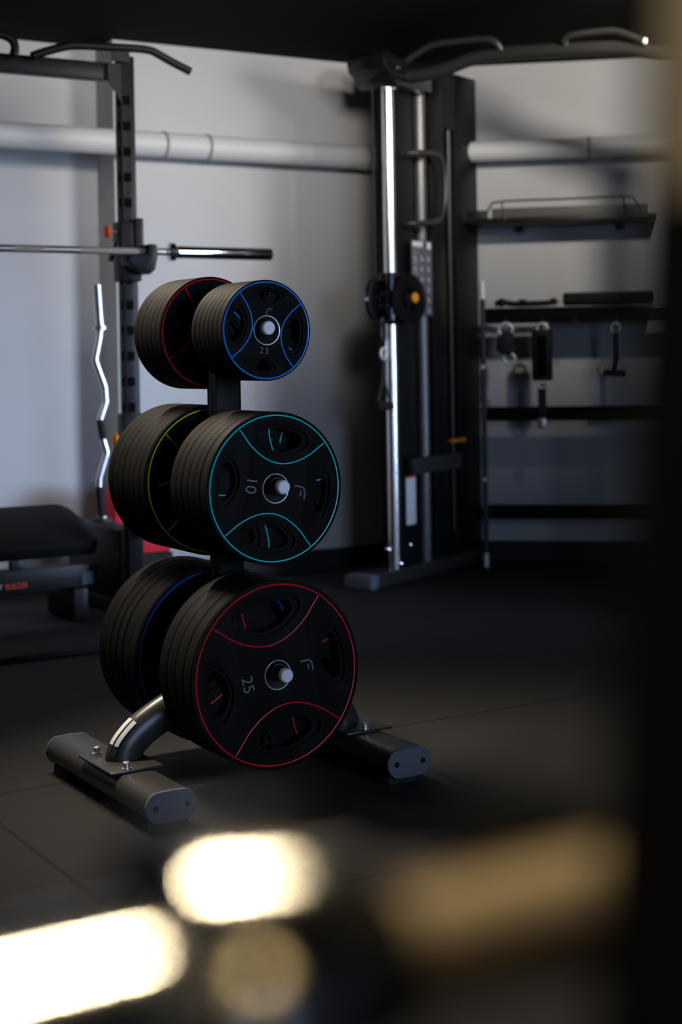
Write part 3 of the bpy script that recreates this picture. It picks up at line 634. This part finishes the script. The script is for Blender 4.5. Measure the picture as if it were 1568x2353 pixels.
trpart('wire_rail', lambda m: m.tube(smooth_pts([(0.02, 0.06, 1.70), (0.05, 0.06, 1.765), (0.10, 0.06, 1.792), (0.40, 0.06, 1.795), (0.70, 0.06, 1.797), (0.755, 0.06, 1.78), (0.79, 0.06, 1.72)], 5), 0.005, MT['satin'], 8))
for x in (0.11, 0.70): trpart('wire_upright', lambda m: m.tube([(x, 0.058, 1.79), (x+0.012, 0.058, 1.70)], 0.004, MT['satin'], 8))
for x in (0.2, 0.7): trpart('wall_bracket', lambda m: m.box((x, 0.21, 1.67), (0.03, 0.05, 0.04), MT['satin'], 0.003))
# hanging cable accessories
def ringpts(c, r, ry=None): ry = ry or r; return [(c[0]+r*math.cos(t*math.pi/14), c[1], c[2]+ry*math.sin(t*math.pi/14)) for t in range(28)]
cuff = empty('ankle_cuff', AR0, BA, 'small folded black ankle cuff with two chrome rings on the top rail, nearest the post', 'ankle cuff')
fpart('strap', lambda m: m.box((0.128, -0.028, 1.095), (0.062, 0.05, 0.115), MT['webbing'], 0.016, Matrix.Rotation(0.12, 3, 'Y')), None, cuff)
fpart('strap', lambda m: m.box((0.098, -0.02, 1.095), (0.038, 0.04, 0.082), MT['webbing'], 0.014, Matrix.Rotation(0.1, 3, 'Y')), None, cuff)
fpart('d_ring', lambda m: m.tube(ringpts((0.124, -0.026, 1.162), 0.034, 0.030), 0.0070, MT['ringsteel'], 10, closed=True), 'chrome ring', cuff)
fpart('d_ring', lambda m: m.tube(ringpts((0.140, -0.03, 1.022), 0.028, 0.024), 0.0070, MT['ringsteel'], 10, closed=True), 'chrome ring', cuff)
hs = empty('padded_strap', AR0, BA, 'long rectangular padded black strap with a tail hanging from the top rail', 'padded strap')
fpart('pad', lambda m: (m.box((0.299, -0.03, 1.035), (0.100, 0.028, 0.248), MT['vinyl'], 0.012, seg=3), m.box((0.299, -0.046, 1.035), (0.042, 0.004, 0.19), MT['deep'])), None, hs)
fpart('d_ring', lambda m: m.tube(ringpts((0.301, -0.026, 1.166), 0.026, 0.022), 0.0065, MT['ringsteel'], 10, closed=True), 'chrome ring', hs)
fpart('d_ring', lambda m: m.tube(ringpts((0.297, -0.03, 0.898), 0.026, 0.022), 0.0065, MT['ringsteel'], 10, closed=True), 'chrome ring', hs)
fpart('tail_strap', lambda m: m.box((0.296, -0.030, 0.80), (0.040, 0.006, 0.19), MT['webbing'], 0.002), None, hs)
fpart('buckle_tip', lambda m: m.box((0.292, -0.030, 0.705), (0.040, 0.010, 0.05), MT['brushed'], 0.003), 'dull metal tip', hs)
rp = empty('pull_down_strap', AR0, BA, 'slim black handle strap hanging from the top rail, furthest from the post', 'strap')
fpart('d_ring', lambda m: m.tube(ringpts((0.654, -0.022, 1.160), 0.022, 0.024), 0.004, MT['ringsteel'], 10, closed=True), 'chrome ring', rp)
fpart('webbing', lambda m: (m.box((0.654, -0.024, 1.07), (0.026, 0.005, 0.14), MT['webbing'], 0.001), m.tube([(0.654, -0.024, 1.01), (0.640, -0.024, 0.94)], 0.012, MT['webbing'], 8, sx=0.3, up=(0, 1, 0))), None, rp)
fpart('foam_grip', lambda m: m.cyl((0.59, -0.03, 0.945), (0.70, -0.02, 0.940), 0.016, MT['pad'], 16, bev=0.004), None, rp)
# things lying on the top rail
hb = empty('row_handle', AR0, BA, 'black metal row handle with chrome swivel lying on the top rail', 'cable handle')
fpart('frame', lambda m: m.tube(smooth_pts([(0.07, 0.06, 1.285), (0.10, 0.06, 1.300), (0.16, 0.06, 1.288), (0.27, 0.06, 1.288), (0.335, 0.06, 1.29), (0.352, 0.06, 1.300), (0.37, 0.06, 1.285)], 5), 0.015, MT['vinyl'], 12), None, hb)
fpart('knob', lambda m: m.lathe([(0, -0.02), (0.018, -0.012), (0.024, 0), (0.018, 0.012), (0, 0.02)], (0.102, 0.05, 1.295), (1, 0, 0.2), MT['vinyl'], 18), None, hb)
fpart('swivel', lambda m: (m.cyl((0.185, 0.045, 1.302), (0.225, 0.045, 1.300), 0.010, MT['chrome'], 14, bev=0.003)), 'chrome swivel', hb)
mb = MB(); mb.box((0.62, 0.07, 1.305), (0.44, 0.12, 0.062), MT['vinyl'], 0.014, seg=3); o = mb.build('exercise_pad', loc=AR0, rotz=BA); tag(o, 'flat black rectangular exercise pad on the right of the top rail', 'exercise pad')

# ------------------------------------------------------------------ foreground: barbell and rack leg right in front of the lens
P0 = Vector((-0.0190, 0.3264, 0.9092))
fb = empty('barbell', P0, TH, 'polished steel barbell with short collar resting on the hook of the nearest black upright', 'barbell')
mb = MB(); mb.lathe([(0, -0.43), (0.0205, -0.43), (0.0215, -0.425), (0.0215, -0.024), (0, -0.024)], (0, 0, 0), (1, 0, 0), MT['chrome'], 48); plabel(mb.build('sleeve', fb), 'bright polished sleeve')
mb = MB(); mb.lathe([(0, -0.0250), (0.035, -0.0250), (0.0385, -0.0225), (0.0385, 0.0025), (0.0380, 0.0035), (0, 0.0035)], (0, 0, 0), (1, 0, 0), MT['chrome'], 48); plabel(mb.build('collar', fb), 'bright polished collar')
mb = MB(); mb.cyl((-0.003, 0, 0), (0.032, 0, 0), 0.019, MT['deep'], 32, bev=0.003); plabel(mb.build('highlight_stop', fb), 'black ring added to hold back the shaft highlight')  # added ring, darkens the bright start of the shaft beside the collar
mb = MB(); mb.cyl((0.018, 0, 0), (1.32, 0, 0), 0.0142, mat('satin_steel', (0.125, 0.10, 0.065), 0.68, 1.0), 32); plabel(mb.build('shaft', fb), 'satin steel shaft')
mb = MB(); dv = Vector((0, -0.289, 0.133)).normalized()*0.0375; mb.lathe([(0, 0.005), (0.004, 0.0035), (0.006, 0.0), (0.006, -0.004), (0, -0.004)], (-0.019, dv.y, dv.z), dv, mat('glint_steel', (0.6, 0.52, 0.36), 0.4, 1.0), 24); plabel(mb.build('glint_dome', fb), 'small bright dome added for a glint')  # added dome that catches the lamp as a point highlight
# near rack leg with cup
near = empty('rack_leg', (0.0, 0.0, 0.0), 0, 'nearest black rack upright with an added brown plate for warm haze and a hook holding the barbell', 'rack upright')
mb = MB(); p_lo = Vector((0.0075, 0.325, 0.0)); sl = 0.0615
ctr = Matrix(((1, 0, sl, 0), (0, 1, 0, 0), (0, 0, 1, 0), (0, 0, 0, 1)))
t = bmesh.new(); bmesh.ops.create_cube(t, size=1.0); bmesh.ops.scale(t, vec=(0.075, 0.024, 2.44), verts=t.verts); bmesh.ops.bevel(t, geom=list(t.edges), offset=0.004, segments=2, affect='EDGES')
bmesh.ops.transform(t, matrix=ctr, verts=t.verts); bmesh.ops.translate(t, vec=(0.108, 0.312, 1.22), verts=t.verts); mb.merge(t, mb.mi(MT['deep']), True)
mb.build('upright', near)
mb = MB(); mb.box((0.044, 0.397, 0.904), (0.036, 0.014, 0.046), MT['deep'], 0.004); mb.box((0.090, 0.397, 0.899), (0.07, 0.014, 0.032), MT['deep'], 0.003); mb.box((0.114, 0.36, 0.899), (0.02, 0.085, 0.032), MT['deep'], 0.003)
mb.build('bar_hook', near)
mb = MB(); mb.box((0.1105, 0.298, 1.30), (0.066, 0.004, 0.45), mat('haze_tan', (0.40, 0.34, 0.24), 0.5, 0.3), 0.001, Matrix.Rotation(math.atan(sl), 3, 'Y')); mb.bm.verts.ensure_lookup_table()  # added plate, its tan stands in for warm light on the upright
plabel(mb.build('haze_plate', near), 'brown plate added for the warm haze on the upper part')
